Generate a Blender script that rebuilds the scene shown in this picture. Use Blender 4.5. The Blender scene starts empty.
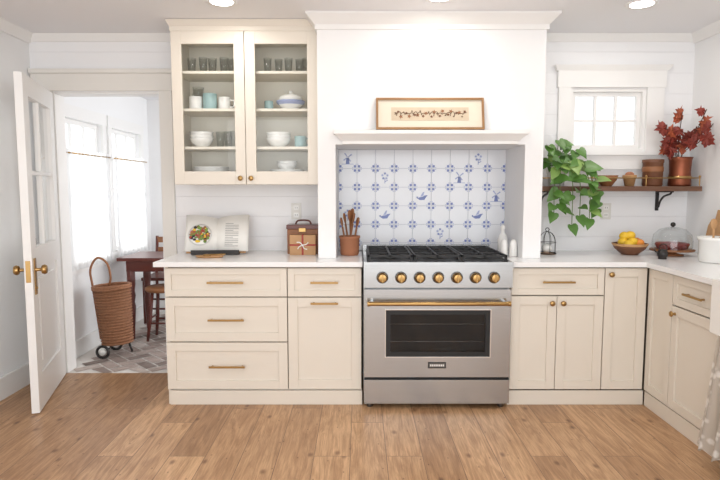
import bpy, bmesh, math, random
from mathutils import Vector, Matrix
random.seed(7)
scene=bpy.context.scene
col=scene.collection
pi=math.pi
# ------------------------------------------------------------------ materials
def srgb(r,g,b):
    f=lambda c:(c/255/12.92) if c/255<=.04045 else ((c/255+.055)/1.055)**2.4
    return (f(r),f(g),f(b),1)
def mat(name,c,rough=.5,metal=0,var=.06,scale=12,bump=0,spec=None,emit=0,trans=0,coat=0,stretch=None,alpha=None):
    m=bpy.data.materials.new(name);m.use_nodes=True
    nt=m.node_tree;N=nt.nodes;L=nt.links;b=N["Principled BSDF"]
    tc=N.new("ShaderNodeTexCoord");mp=N.new("ShaderNodeMapping");L.new(tc.outputs["Object"],mp.inputs[0])
    if stretch: mp.inputs["Scale"].default_value=stretch
    no=N.new("ShaderNodeTexNoise");no.inputs["Scale"].default_value=scale;no.inputs["Detail"].default_value=4
    L.new(mp.outputs[0],no.inputs["Vector"])
    mx=N.new("ShaderNodeMix");mx.data_type='RGBA'
    mx.inputs[6].default_value=tuple(max(0,v*(1-var)) for v in c[:3])+(1,)
    mx.inputs[7].default_value=tuple(min(1,v*(1+var)) for v in c[:3])+(1,)
    L.new(no.outputs["Fac"],mx.inputs[0]);L.new(mx.outputs[2],b.inputs["Base Color"])
    b.inputs["Roughness"].default_value=rough;b.inputs["Metallic"].default_value=metal
    if spec is not None:b.inputs["Specular IOR Level"].default_value=spec
    if coat:b.inputs["Coat Weight"].default_value=coat
    if trans:b.inputs["Transmission Weight"].default_value=trans
    if emit:
        b.inputs["Emission Color"].default_value=c;b.inputs["Emission Strength"].default_value=emit
    if bump:
        bp=N.new("ShaderNodeBump");bp.inputs["Strength"].default_value=bump;bp.inputs["Distance"].default_value=.002
        L.new(no.outputs["Fac"],bp.inputs["Height"]);L.new(bp.outputs[0],b.inputs["Normal"])
    return m
def glassmat(name,tint=(.97,.98,.98,1),lo=.04,hi=.5):
    m=bpy.data.materials.new(name);m.use_nodes=True;nt=m.node_tree;N=nt.nodes;L=nt.links
    N.remove(N["Principled BSDF"]);o=N["Material Output"]
    t=N.new("ShaderNodeBsdfTransparent");t.inputs[0].default_value=tint
    g=N.new("ShaderNodeBsdfGlossy");g.inputs["Roughness"].default_value=.03
    fr=N.new("ShaderNodeLayerWeight");fr.inputs[0].default_value=.5
    pw=N.new("ShaderNodeMath");pw.operation='POWER';pw.inputs[1].default_value=3;L.new(fr.outputs["Facing"],pw.inputs[0])
    mr=N.new("ShaderNodeMapRange");mr.inputs[3].default_value=lo;mr.inputs[4].default_value=hi;L.new(pw.outputs[0],mr.inputs[0])
    x=N.new("ShaderNodeMixShader");L.new(mr.outputs[0],x.inputs[0]);L.new(t.outputs[0],x.inputs[1]);L.new(g.outputs[0],x.inputs[2]);L.new(x.outputs[0],o.inputs[0])
    return m
def clothmat(name,c,transl=.5,see=.15,lace=False):
    m=bpy.data.materials.new(name);m.use_nodes=True;nt=m.node_tree;N=nt.nodes;L=nt.links
    b=N["Principled BSDF"];o=N["Material Output"];b.inputs["Base Color"].default_value=c;b.inputs["Roughness"].default_value=.9
    tr=N.new("ShaderNodeBsdfTranslucent");tr.inputs[0].default_value=c
    x=N.new("ShaderNodeMixShader");x.inputs[0].default_value=transl;L.new(b.outputs[0],x.inputs[1]);L.new(tr.outputs[0],x.inputs[2])
    t=N.new("ShaderNodeBsdfTransparent");y=N.new("ShaderNodeMixShader");L.new(x.outputs[0],y.inputs[1]);L.new(t.outputs[0],y.inputs[2])
    y.inputs[0].default_value=see
    if lace:
        tc=N.new("ShaderNodeTexCoord");v=N.new("ShaderNodeTexVoronoi");v.inputs["Scale"].default_value=22;L.new(tc.outputs["Object"],v.inputs["Vector"])
        no=N.new("ShaderNodeTexNoise");no.inputs["Scale"].default_value=14;no.inputs["Detail"].default_value=4;L.new(tc.outputs["Object"],no.inputs["Vector"])
        ad=N.new("ShaderNodeMath");ad.operation='ADD';L.new(v.outputs["Distance"],ad.inputs[0]);L.new(no.outputs["Fac"],ad.inputs[1])
        r=N.new("ShaderNodeValToRGB");r.color_ramp.elements[0].position=.8;r.color_ramp.elements[0].color=(0,0,0,1);r.color_ramp.elements[1].position=1.0;r.color_ramp.elements[1].color=(see*1.2,)*3+(1,)
        L.new(ad.outputs[0],r.inputs[0]);L.new(r.outputs[0],y.inputs[0])
        r2=N.new("ShaderNodeValToRGB");r2.color_ramp.elements[0].position=.75;r2.color_ramp.elements[0].color=c
        r2.color_ramp.elements[1].position=1.0;r2.color_ramp.elements[1].color=(c[0]*.7,c[1]*.65,c[2]*.6,1)
        L.new(ad.outputs[0],r2.inputs[0]);L.new(r2.outputs[0],b.inputs["Base Color"])
    L.new(y.outputs[0],o.inputs[0]);return m
def shiplap(name,c,step=.145):
    m=mat(name,c,.55,var=.015,scale=3);nt=m.node_tree;N=nt.nodes;L=nt.links;b=N["Principled BSDF"]
    tc=N.new("ShaderNodeTexCoord");s=N.new("ShaderNodeSeparateXYZ");L.new(tc.outputs["Object"],s.inputs[0])
    d=N.new("ShaderNodeMath");d.operation='DIVIDE';d.inputs[1].default_value=step;L.new(s.outputs[2],d.inputs[0])
    f=N.new("ShaderNodeMath");f.operation='FRACT';L.new(d.outputs[0],f.inputs[0])
    g=N.new("ShaderNodeMath");g.operation='GREATER_THAN';g.inputs[1].default_value=.025;L.new(f.outputs[0],g.inputs[0])
    bp=N.new("ShaderNodeBump");bp.inputs["Strength"].default_value=.6;bp.inputs["Distance"].default_value=.004
    old=b.inputs["Base Color"].links[0].from_socket
    mm=N.new("ShaderNodeMix");mm.data_type='RGBA';mm.inputs[6].default_value=(c[0]*.93,c[1]*.93,c[2]*.935,1);L.new(g.outputs[0],mm.inputs[0]);L.new(old,mm.inputs[7]);L.new(mm.outputs[2],b.inputs["Base Color"])
    L.new(g.outputs[0],bp.inputs["Height"]);L.new(bp.outputs[0],b.inputs["Normal"]);return m
def oakfloor():
    m=bpy.data.materials.new("oak_plank_floor");m.use_nodes=True;nt=m.node_tree;N=nt.nodes;L=nt.links;b=N["Principled BSDF"]
    tc0=N.new("ShaderNodeTexCoord");rot=N.new("ShaderNodeMapping");rot.inputs["Rotation"].default_value=(0,0,pi/2);rot.inputs["Location"].default_value=(.4,.05,0);L.new(tc0.outputs["Object"],rot.inputs[0])
    P=rot.outputs[0]
    br=N.new("ShaderNodeTexBrick");L.new(P,br.inputs["Vector"])
    br.offset=.37;br.offset_frequency=2;br.squash=1.2;br.squash_frequency=3
    for k,v in (("Scale",1),("Mortar Size",.0015),("Mortar Smooth",.1),("Bias",0),("Brick Width",1.7),("Row Height",.185)):br.inputs[k].default_value=v
    br.inputs["Color1"].default_value=srgb(214,175,135);br.inputs["Color2"].default_value=srgb(176,138,103);br.inputs["Mortar"].default_value=srgb(116,88,66)
    ad=N.new("ShaderNodeVectorMath");ad.operation='MULTIPLY_ADD';L.new(br.outputs["Color"],ad.inputs[0]);ad.inputs[1].default_value=(13,17,0);L.new(P,ad.inputs[2])
    def grain(sc,scale,det,dis):
        mp=N.new("ShaderNodeMapping");mp.inputs["Scale"].default_value=sc;L.new(ad.outputs[0],mp.inputs[0])
        no=N.new("ShaderNodeTexNoise");no.inputs["Scale"].default_value=scale;no.inputs["Detail"].default_value=det;no.inputs["Roughness"].default_value=.65;no.inputs["Distortion"].default_value=dis;L.new(mp.outputs[0],no.inputs["Vector"]);return no
    def ramp(src,p0,c0,p1,c1):
        r=N.new("ShaderNodeValToRGB");r.color_ramp.elements[0].position=p0;r.color_ramp.elements[0].color=c0+(1,);r.color_ramp.elements[1].position=p1;r.color_ramp.elements[1].color=c1+(1,);L.new(src,r.inputs[0]);return r
    def mul(a,b_,f):
        x=N.new("ShaderNodeMix");x.data_type='RGBA';x.blend_type='MULTIPLY';x.inputs[0].default_value=f;L.new(a,x.inputs[6]);L.new(b_,x.inputs[7]);return x.outputs[2]
    g1=ramp(grain((1,8,1),2.0,6,2.2).outputs["Fac"],.38,(.66,.58,.51),.6,(1.06,1.06,1.06))
    g2=ramp(grain((2,45,1),3,5,.5).outputs["Fac"],.38,(.68,.62,.56),.58,(1.05,1.05,1.05))
    g3=ramp(grain((1.1,1.1,1),1.1,3,0).outputs["Fac"],.35,(.86,.84,.82),.65,(1.06,1.06,1.06))
    c=mul(br.outputs["Color"],g1.outputs[0],.8);c=mul(c,g2.outputs[0],.6);c=mul(c,g3.outputs[0],.8)
    for sc,vs,p in(((1.6,2.8,1),1.15,.06),((2.2,4,1),1.9,.04)):
        mp2=N.new("ShaderNodeMapping");mp2.inputs["Scale"].default_value=sc;L.new(ad.outputs[0],mp2.inputs[0])
        vo=N.new("ShaderNodeTexVoronoi");vo.voronoi_dimensions='2D';vo.inputs["Scale"].default_value=vs;L.new(mp2.outputs[0],vo.inputs["Vector"])
        r2=ramp(vo.outputs["Distance"],p*.3,(.3,.2,.14),p,(1,1,1));c=mul(c,r2.outputs[0],.75)
    L.new(c,b.inputs["Base Color"]);b.inputs["Roughness"].default_value=.36
    bp=N.new("ShaderNodeBump");bp.inputs["Strength"].default_value=.3;bp.inputs["Distance"].default_value=.002;bp.invert=True;L.new(br.outputs["Fac"],bp.inputs["Height"]);L.new(bp.outputs[0],b.inputs["Normal"])
    return m
WALL=shiplap("painted_shiplap",srgb(241,241,242));PAINT=mat("painted_plaster",srgb(241,241,241),.6,var=.01,scale=3)
CEIL=mat("ceiling_paint",srgb(240,240,242),.7,var=.01,scale=3);TRIM=mat("trim_paint",srgb(240,239,237),.4,var=.01)
OFFTRIM=mat("casing_paint",srgb(230,227,221),.4,var=.01)
CREAM=mat("cream_cabinet_paint",srgb(227,219,206),.4,var=.012,scale=4);CREAMD=mat("cabinet_carcass",srgb(140,130,114),.6)
INTER=mat("cabinet_interior",srgb(238,232,218),.6,var=.02)
QUARTZ=mat("white_quartz",srgb(241,241,241),.18,var=.02,scale=6)
STEEL=mat("brushed_steel",srgb(176,177,177),.26,1,var=.12,scale=6,stretch=(1,1,60))
STEELD=mat("dark_steel",srgb(110,109,107),.35,1);BRASS=mat("antique_brass",srgb(176,142,92),.3,1,var=.1,scale=30)
BLACK=mat("cast_iron",srgb(22,22,23),.5,var=.2,scale=60,bump=.3);BGLASS=glassmat("oven_glass",(.3,.3,.3,1),.04,.5)
CAVITY=mat("oven_cavity_enamel",srgb(22,22,24),.4,var=.2)
CHROME=mat("chrome",srgb(220,220,220),.15,1)
OAK=oakfloor();GLASS=glassmat("clear_glass");GLASSW=glassmat("drinking_glass_glass",(.95,.97,.97,1),.08,.7)
SHELFW=mat("dark_shelf_wood",srgb(104,70,50),.5,var=.3,scale=5,stretch=(1,12,12))
LWOOD=mat("light_wood",srgb(190,146,100),.5,var=.2,scale=8,stretch=(1,8,1));MWOOD=mat("mid_wood",srgb(146,96,60),.5,var=.25,scale=8)
DWOOD=mat("mahogany_wood",srgb(96,44,34),.3,var=.3,scale=6,stretch=(1,8,8));WICK=mat("wicker",srgb(150,104,74),.7,var=.4,scale=60,bump=.5)
TERRA=mat("terracotta",srgb(172,114,82),.7,var=.12);WHITE=mat("white_ceramic",srgb(240,239,235),.2,var=.01);TEAL=mat("aqua_ceramic",srgb(160,190,190),.25)
BLUE=mat("delft_blue",srgb(112,127,182),.35,var=.15,scale=60);BLUEL=mat("delft_blue_light",srgb(160,171,207),.35,var=.15,scale=60)
TILE=mat("glazed_tile",srgb(232,234,238),.15,var=.03,scale=9);GROUT=mat("grout",srgb(184,189,202),.8)
COPPER=mat("aged_copper",srgb(138,78,54),.38,.7,var=.3,scale=10);BROWNP=mat("brown_stoneware",srgb(114,72,48),.45,var=.3,scale=8)
LEAF=mat("pothos_leaf",srgb(84,126,54),.4,var=.35,scale=14);LEAF2=mat("pothos_leaf_light",srgb(132,164,84),.4,var=.25,scale=14);STEM=mat("stem",srgb(96,120,56),.6)
MAPLE=mat("maple_leaf_red",srgb(134,54,42),.6,var=.4,scale=14);MAPLE2=mat("maple_leaf_rust",srgb(170,88,58),.6,var=.3,scale=14);TWIG=mat("twig_bark",srgb(80,56,42),.8)
LEMON=mat("lemon_peel",srgb(232,190,50),.45,var=.08,scale=40,bump=.2);ORANGE=mat("orange_peel",srgb(226,140,50),.45,var=.08,scale=40,bump=.2);IRON=mat("black_iron",srgb(36,32,30),.5)
PAPER=mat("paper",srgb(242,240,234),.8,var=.01);CARD=mat("cream_mat_board",srgb(226,216,198),.8,var=.03);INK=mat("ink",srgb(150,148,146),.8);SEPIA=mat("sepia_ink",srgb(104,80,60),.8)
PIE=mat("berry_pie",srgb(120,36,34),.4,var=.5,scale=30);GREEN=mat("salad_green",srgb(110,140,62),.6,var=.4,scale=60);RED=mat("red_accent",srgb(160,60,50),.6)
PARCEL=mat("tan_leather",srgb(186,144,102),.6,var=.1);GOLDF=mat("gilt_wood",srgb(160,122,84),.4,.2,var=.2,scale=20)
BRICKS=[mat("brick_%d"%i,srgb(*c),.8,var=.14,scale=20,bump=.4) for i,c in enumerate([(174,158,150),(150,134,126),(192,179,171),(134,120,113)])]
BGROUT=mat("brick_grout",srgb(232,228,222),.9);SHEER=clothmat("sheer_curtain",(.95,.955,.96,1),.7,.12);LACE=clothmat("lace",(.86,.83,.78,1),.25,.2,True)
LAMP=mat("lamp_lens",(1,.97,.92,1),.5,emit=12);OUTL=mat("outlet_plastic",srgb(222,220,214),.4)
# ------------------------------------------------------------------ builder
class B:
    def __init__(s,name):s.n=name;s.bm=bmesh.new();s.ms=[];s.M=Matrix()
    def mi(s,m):
        if m not in s.ms:s.ms.append(m)
        return s.ms.index(m)
    def v(s,p):return s.bm.verts.new(s.M@Vector(p))
    def f(s,vs,m,sm=False):
        try:
            f=s.bm.faces.new(vs);f.material_index=s.mi(m);f.smooth=sm;return f
        except ValueError:return None
    def hexa(s,p,m):
        v=[s.v(q) for q in p]
        for q in((0,3,2,1),(4,5,6,7),(0,1,5,4),(1,2,6,5),(2,3,7,6),(3,0,4,7)):s.f([v[i] for i in q],m)
    def box(s,x0,x1,y0,y1,z0,z1,m):
        s.hexa([(x0,y0,z0),(x1,y0,z0),(x1,y1,z0),(x0,y1,z0),(x0,y0,z1),(x1,y0,z1),(x1,y1,z1),(x0,y1,z1)],m)
    def frame(s,a0,a1,y0,y1,z0,z1,w,m,ax='x'):
        for p0,p1,q0,q1 in((a0,a0+w,z0,z1),(a1-w,a1,z0,z1),(a0+w,a1-w,z0,z0+w),(a0+w,a1-w,z1-w,z1)):
            if ax=='x':s.box(p0,p1,y0,y1,q0,q1,m)
            else:s.box(y0,y1,p0,p1,q0,q1,m)
    def quad(s,p,m):s.f([s.v(q) for q in p],m)
    def frust(s,x0,x1,y0,y1,z0,z1,a,b,m,l=1,r=1,ba=0):
        s.hexa([(x0-a*l,y0-a,z0),(x1+a*r,y0-a,z0),(x1+a*r,y1+a*ba,z0),(x0-a*l,y1+a*ba,z0),(x0-b*l,y0-b,z1),(x1+b*r,y0-b,z1),(x1+b*r,y1+b*ba,z1),(x0-b*l,y1+b*ba,z1)],m)
    def prism(s,pts,y0,y1,m): # polygon in xz
        a=[s.v((x,y0,z)) for x,z in pts];b=[s.v((x,y1,z)) for x,z in pts];n=len(pts)
        s.f(a,m);s.f(b[::-1],m)
        for i in range(n):s.f([a[i],b[i],b[(i+1)%n],a[(i+1)%n]],m)
    def lathe(s,prof,loc,m,seg=28,R=None,sx=1,sy=1):
        T=Matrix.Translation(loc)@(R.to_4x4() if R is not None else Matrix());rings=[]
        for r,z in prof:
            if r<1e-6:rings.append([s.v(T@Vector((0,0,z)))])
            else:rings.append([s.v(T@Vector((r*sx*math.cos(2*pi*i/seg),r*sy*math.sin(2*pi*i/seg),z))) for i in range(seg)])
        for a,b in zip(rings,rings[1:]):
            for i in range(seg):
                j=(i+1)%seg
                if len(a)==1 and len(b)==1:continue
                if len(a)==1:s.f([a[0],b[j],b[i]],m,True)
                elif len(b)==1:s.f([a[i],a[j],b[0]],m,True)
                else:s.f([a[i],a[j],b[j],b[i]],m,True)
    def cyl(s,loc,r,h,m,axis='z',seg=24):
        R={'z':None,'y':Matrix.Rotation(-pi/2,3,'X'),'x':Matrix.Rotation(pi/2,3,'Y')}[axis]
        s.lathe([(0,0),(r,0),(r,h),(0,h)],loc,m,seg,R)
    def ball(s,loc,r,m,sx=1,sy=1,sz=1,seg=16,R=None):
        s.lathe([(r*math.sin(pi*i/10),-r*sz*math.cos(pi*i/10)) for i in range(11)],loc,m,seg,R,sx,sy)
    def tube(s,pts,r,m,seg=8,closed=False):
        P=[Vector(p) for p in pts];n=len(P);rs=r if isinstance(r,(list,tuple)) else [r]*n
        t=(P[1]-P[0]).normalized();up=Vector((0,0,1)) if abs(t.z)<.9 else Vector((1,0,0));nr=t.cross(up).normalized();rings=[]
        for i in range(n):
            if closed:t2=(P[(i+1)%n]-P[i-1]).normalized()
            elif i==0:t2=(P[1]-P[0]).normalized()
            elif i==n-1:t2=(P[-1]-P[-2]).normalized()
            else:t2=(P[i+1]-P[i-1]).normalized()
            nr=(nr-t2*nr.dot(t2)).normalized();bn=t2.cross(nr)
            rings.append([s.v(P[i]+(nr*math.cos(2*pi*k/seg)+bn*math.sin(2*pi*k/seg))*rs[i]) for k in range(seg)])
        R2=list(zip(rings,rings[1:]))
        if closed:R2.append((rings[-1],rings[0]))
        for a,b in R2:
            for k in range(seg):s.f([a[k],a[(k+1)%seg],b[(k+1)%seg],b[k]],m,True)
        if not closed:s.f(rings[0][::-1],m);s.f(rings[-1],m)
    def ring(s,c,r,tr,m,n=28,axis='z',seg=6):
        c=Vector(c);P=[]
        for i in range(n):
            a=2*pi*i/n;u,w=r*math.cos(a),r*math.sin(a)
            P.append(c+Vector({'z':(u,w,0),'y':(u,0,w),'x':(0,u,w)}[axis]))
        s.tube(P,tr,m,seg,True)
    def done(s,bevel=0,center=True,parent=None):
        bmesh.ops.recalc_face_normals(s.bm,faces=s.bm.faces)
        o=Vector((0,0,0))
        if center and s.bm.verts:
            xs=[v.co.x for v in s.bm.verts];ys=[v.co.y for v in s.bm.verts];zs=[v.co.z for v in s.bm.verts]
            o=Vector(((min(xs)+max(xs))/2,(min(ys)+max(ys))/2,min(zs)));bmesh.ops.translate(s.bm,verts=s.bm.verts,vec=-o)
        me=bpy.data.meshes.new(s.n);s.bm.to_mesh(me);s.bm.free()
        for m in s.ms:me.materials.append(m)
        ob=bpy.data.objects.new(s.n,me);col.objects.link(ob);ob.location=o
        if bevel:
            md=ob.modifiers.new("bevel","BEVEL");md.width=bevel;md.segments=2;md.limit_method='ANGLE';md.angle_limit=math.radians(50);md.harden_normals=False
        return ob
def smooth(pts,n=6):
    P=[Vector(p) for p in pts];P=[2*P[0]-P[1]]+P+[2*P[-1]-P[-2]];o=[]
    for i in range(1,len(P)-2):
        for k in range(n):
            t=k/n;a,b,c,d=P[i-1:i+3]
            o.append(.5*((2*b)+(c-a)*t+(2*a-5*b+4*c-d)*t*t+(3*b-a-3*c+d)*t**3))
    o.append(P[-2]);return o
XL,XR,ZC,YB=-2.33,2.36,2.44,-5.3
# ------------------------------------------------------------------ room shell
b=B("floor");b.box(XL-.1,XR+.1,YB,0.0,-.05,0,OAK);b.done(center=False)
b=B("ceiling");b.box(XL-.1,XR+.1,YB,.12,ZC,ZC+.08,CEIL);b.done(center=False)
DX0,DX1,DZ=-2.18,-1.42,2.045;WX0,WX1,WZ0,WZ1=1.49,2.03,1.625,2.07
b=B("wall_back")
b.box(XL-.1,DX0,0,.12,0,ZC,WALL);b.box(DX0,DX1,0,.12,DZ,ZC,WALL);b.box(DX1,WX0,0,.12,0,ZC,WALL)
b.box(WX0,WX1,0,.12,0,WZ0,WALL);b.box(WX0,WX1,0,.12,WZ1,ZC,WALL);b.box(WX1,XR+.1,0,.12,0,ZC,WALL);b.done(center=False)
b=B("wall_left");b.box(XL-.1,XL,YB,0,0,ZC,PAINT);b.done(center=False)
b=B("wall_right");b.box(XR,XR+.1,YB,0,0,ZC,PAINT);b.done(center=False)
# chimney breast / hood surround
BX0,BX1,BY=-.268,1.16,-.47;NX0,NX1,NZ=-.155,1.045,1.64
b=B("wall_range_hood_surround")
b.box(BX0,NX0,BY,0,.916,ZC,PAINT);b.box(NX1,BX1,BY,0,.916,ZC,PAINT);b.box(NX0,NX1,BY,0,NZ,ZC,PAINT);b.done(center=False)
# crowns
b=B("trim_crown")
b.frust(BX0,BX1,BY,0,2.345,2.375,.012,.012,TRIM);b.frust(BX0,BX1,BY,0,2.375,2.425,.014,.062,TRIM);b.frust(BX0,BX1,BY,0,2.425,ZC-.001,.066,.066,TRIM)
for x0,x1 in((XL,-1.24),(BX1+.07,XR)):
    b.frust(x0,x1,-.001,0,2.39,ZC-.001,.012,.05,TRIM,0,0)
b.hexa([(XL,YB,2.38),(XL+.012,YB,2.38),(XL+.012,0,2.38),(XL,0,2.38),(XL,YB,2.439),(XL+.06,YB,2.439),(XL+.06,0,2.439),(XL,0,2.439)],TRIM)
b.hexa([(XR-.012,YB,2.38),(XR,YB,2.38),(XR,0,2.38),(XR-.012,0,2.38),(XR-.06,YB,2.439),(XR,YB,2.439),(XR,0,2.439),(XR-.06,0,2.439)],TRIM)
b.done(center=False)
b=B("baseboard_left");b.box(XL,XL+.018,YB,-.01,0,.13,TRIM);b.box(XL,XL+.024,YB,-.01,.13,.15,TRIM);b.done(.002,False)
b=B("trim_door_casing")
b.box(XL+.01,DX0,-.02,0,0,2.05,OFFTRIM);b.box(DX1,DX1+.09,-.02,0,0,2.05,OFFTRIM);b.box(XL+.01,DX1+.1,-.024,0,2.05,2.17,OFFTRIM);b.box(XL+.005,DX1+.12,-.04,0,2.17,2.2,OFFTRIM)
b.box(DX0+.0,DX0+.012,.001,.13,0,2.033,TRIM);b.box(DX1-.012,DX1,.001,.13,0,2.033,TRIM);b.box(DX0,DX1,.001,.13,2.033,2.045,TRIM);b.done(.002,False)
# kitchen window
b=B("window_1")
b.box(1.405,WX0,-.022,-.0005,1.625,2.075,TRIM);b.box(WX1,2.15,-.022,-.0005,1.625,2.075,TRIM);b.box(1.395,2.16,-.026,-.0005,2.075,2.19,TRIM);b.frust(1.385,2.17,-.03,-.0005,2.19,2.225,.0,.02,TRIM)
b.box(1.385,2.17,-.05,-.0005,1.6,1.625,TRIM);b.box(1.405,2.15,-.02,-.0005,1.5,1.6,TRIM)
yo=.03
b.frame(WX0+.0005,WX1-.0005,.0,.1,WZ0+.0005,WZ1-.0005,.022,TRIM)
x0,x1,z0,z1=WX0+.023,WX1-.023,WZ0+.023,WZ1-.023
b.frame(x0,x1,yo,yo+.03,z0,z1,.028,TRIM)
xa,xb,za,zb=x0+.028,x1-.028,z0+.028,z1-.028;zm=(za+zb)/2
for i in(1,2):
    x=xa+(xb-xa)*i/3;b.box(x-.009,x+.009,yo+.003,yo+.026,za,zb,TRIM)
for i in range(3):
    xl=xa+(xb-xa)*i/3+(.009 if i else 0);xr=xa+(xb-xa)*(i+1)/3-(.009 if i<2 else 0);b.box(xl,xr,yo+.004,yo+.025,zm-.009,zm+.009,TRIM)
b.quad([(xa,yo+.015,za),(xb,yo+.015,za),(xb,yo+.015,zb),(xa,yo+.015,zb)],GLASS);b.done(0,False)
# ------------------------------------------------------------------ sunroom
SX,SY,SZ=-2.3,2.1,2.32
b=B("floor_sunroom_brick");b.box(SX-.1,1.2,0.0,SY,-.05,-.004,BGROUT)
W=.1
R=Matrix.Rotation(pi/4,3,'Z')
for i in range(-4,46):
    for j in range(-30,32):
        k=(i-j)%4
        if k==0:c=(i*W,j*W,2*W,W)
        elif k==3:c=(i*W,j*W,W,2*W)
        else:continue
        g=.007;x0,y0,x1,y1=c[0]+g,c[1]+g,c[0]+c[2]-g,c[1]+c[3]-g
        ps=[R@Vector((x,y,0))+Vector((-2.4,.3,0)) for x,y in((x0,y0),(x1,y0),(x1,y1),(x0,y1))]
        if all(SX<p.x<1.1 and -.08<p.y<SY for p in ps):
            vs=[b.v((p.x,max(p.y,.002),0)) for p in ps];b.f(vs,random.choice(BRICKS))
b.done(center=False)
b=B("ceiling_sunroom");b.box(SX-.1,1.2,.12,SY+.1,SZ,SZ+.08,CEIL);b.done(center=False)
b=B("wall_sunroom_back");b.box(SX-.1,1.2,SY,SY+.1,0,SZ,PAINT);b.done(center=False)
wins=[(.3,.98),(1.16,1.84)];wz0,wz1=.78,1.92
b=B("wall_sunroom_left");ys=[.12]+[v for w in wins for v in w]+[SY]
for a,c in((ys[0],ys[1]),(ys[2],ys[3]),(ys[4],ys[5])):b.box(SX-.1,SX,a,c,0,SZ,PAINT)
for a,c in wins:b.box(SX-.1,SX,a,c,0,wz0,PAINT);b.box(SX-.1,SX,a,c,wz1,SZ,PAINT)
b.done(center=False)
for n,(a,c) in enumerate(wins):
    b=B("window_%d"%(n+2))
    for y0,y1 in((a-.07,a),(c,c+.07)):b.box(SX,SX+.02,y0,y1,wz0,wz1,TRIM)
    b.box(SX,SX+.024,a-.08,c+.08,wz1,wz1+.1,TRIM);b.box(SX,SX+.03,a-.09,c+.09,wz0-.03,wz0,TRIM);b.box(SX,SX+.018,a-.07,c+.07,wz0-.1,wz0-.03,TRIM)
    b.frame(a+.001,c-.001,SX-.06,SX-.03,wz0+.001,wz1-.001,.035,TRIM,'y')
    yy=[a+.036]+[a+(c-a)*k/3 for k in(1,2)]+[c-.036]
    for k in(1,2):b.box(SX-.055,SX-.035,yy[k]-.008,yy[k]+.008,wz0+.036,wz1-.036,TRIM)
    for z,h in((1.35,.018),(1.64,.008)):
        for k in range(3):b.box(SX-.054,SX-.036,yy[k]+(.008 if k else 0),yy[k+1]-(.008 if k<2 else 0),z-h,z+h,TRIM)
    b.quad([(SX-.045,a,wz0),(SX-.045,c,wz0),(SX-.045,c,wz1),(SX-.045,a,wz1)],GLASS);b.done(center=False)
    b=B("cafe_curtain");zt=1.64
    b.tube([(SX+.055,a-.05,zt),(SX+.055,c+.05,zt)],.006,BRASS)
    nn=90;rows=[(zt+.03,.3),(zt-.02,.6),(1.2,1),(wz0-.06,1.15)]
    g=[]
    for z,am in rows:
        g.append([b.v((SX+.055+.014*am*math.sin(i*.75+math.sin(i*.23)*1.5),a-.03+(c-a+.06)*i/nn,z+(.006*math.sin(i*1.9) if z>zt else 0))) for i in range(nn+1)])
    for r0,r1 in zip(g,g[1:]):
        for i in range(nn):b.f([r0[i],r0[i+1],r1[i+1],r1[i]],SHEER,True)
    b.done(center=False)
b=B("baseboard_sunroom");b.box(SX,SX+.018,.12,SY-.018,0,.14,TRIM);b.box(SX,1.2,SY-.018,SY,0,.14,TRIM);b.done(.002,False)
# door leaf
b=B("door_1");a=math.atan2(-.73,.222);b.M=Matrix.Translation((-2.165,-.03,.006))@Matrix.Rotation(a,4,'Z')
LW,LH,T=.762,2.025,.044;st=.11
b.box(0,st,-T,0,0,LH,TRIM);b.box(LW-st,LW,-T,0,0,LH,TRIM);b.box(st,LW-st,-T,0,LH-.12,LH,TRIM);b.box(st,LW-st,-T,0,.86,1.0,TRIM);b.box(st,LW-st,-T,0,0,.22,TRIM)
b.box(st,LW-st,-T+.014,-.014,.22,.86,TRIM);b.box(st+.06,LW-st-.06,-T+.006,-.006,.28,.8,TRIM)
gz0,gz1=1.0,LH-.12;cx=LW/2
b.box(cx-.012,cx+.012,-T+.008,-.008,gz0,gz1,TRIM)
z=(gz0+gz1)/2
b.box(st,cx-.012,-T+.009,-.009,z-.012,z+.012,TRIM);b.box(cx+.012,LW-st,-T+.009,-.009,z-.012,z+.012,TRIM)
b.quad([(st,-T/2,gz0),(LW-st,-T/2,gz0),(LW-st,-T/2,gz1),(st,-T/2,gz1)],GLASS)
for sgn,y in((1,0),(-1,-T)):
    b.box(LW-.075,LW-.035,min(y,y+sgn*.006),max(y,y+sgn*.006),.72,.94,BRASS)
    Rr=Matrix.Rotation(-sgn*pi/2,3,'X')
    b.lathe([(0,0),(.014,0),(.01,.012),(.01,.03),(.026,.036),(.03,.05),(.024,.062),(0,.066)],(LW-.055,y+sgn*.004,.87),BRASS,20,Rr)
    b.cyl((LW-.055,y,.76),.008,.012*sgn,BRASS,'y')
b.box(LW,LW+.002,-T*.8,-T*.2,.8,.93,BRASS)
b.done(.002)
# ------------------------------------------------------------------ cabinets
def shaker(b,x0,x1,z0,z1,y,rail=.055,m=CREAM):
    b.box(x0+rail*.9,x1-rail*.9,y+.012,y+.02,z0+rail*.9,z1-rail*.9,m)
    b.box(x0,x0+rail,y,y+.02,z0,z1,m);b.box(x1-rail,x1,y,y+.02,z0,z1,m);b.box(x0+rail,x1-rail,y,y+.02,z0,z0+rail,m);b.box(x0+rail,x1-rail,y,y+.02,z1-rail,z1,m)
def pull(b,xc,z,y,w):
    b.box(xc-w/2,xc+w/2,y-.032,y-.022,z-.006,z+.006,BRASS)
    for x in(xc-w/2+.018,xc+w/2-.018):b.box(x-.005,x+.005,y-.024,y,z-.005,z+.005,BRASS)
def knob(b,x,z,y):b.lathe([(0,0),(.01,0),(.007,.006),(.007,.016),(.016,.02),(.017,.026),(.012,.031),(0,.032)],(x,y,z),BRASS,20,Matrix.Rotation(pi/2,3,'X'))
YF=-.62
b=B("base_cabinet")
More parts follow.
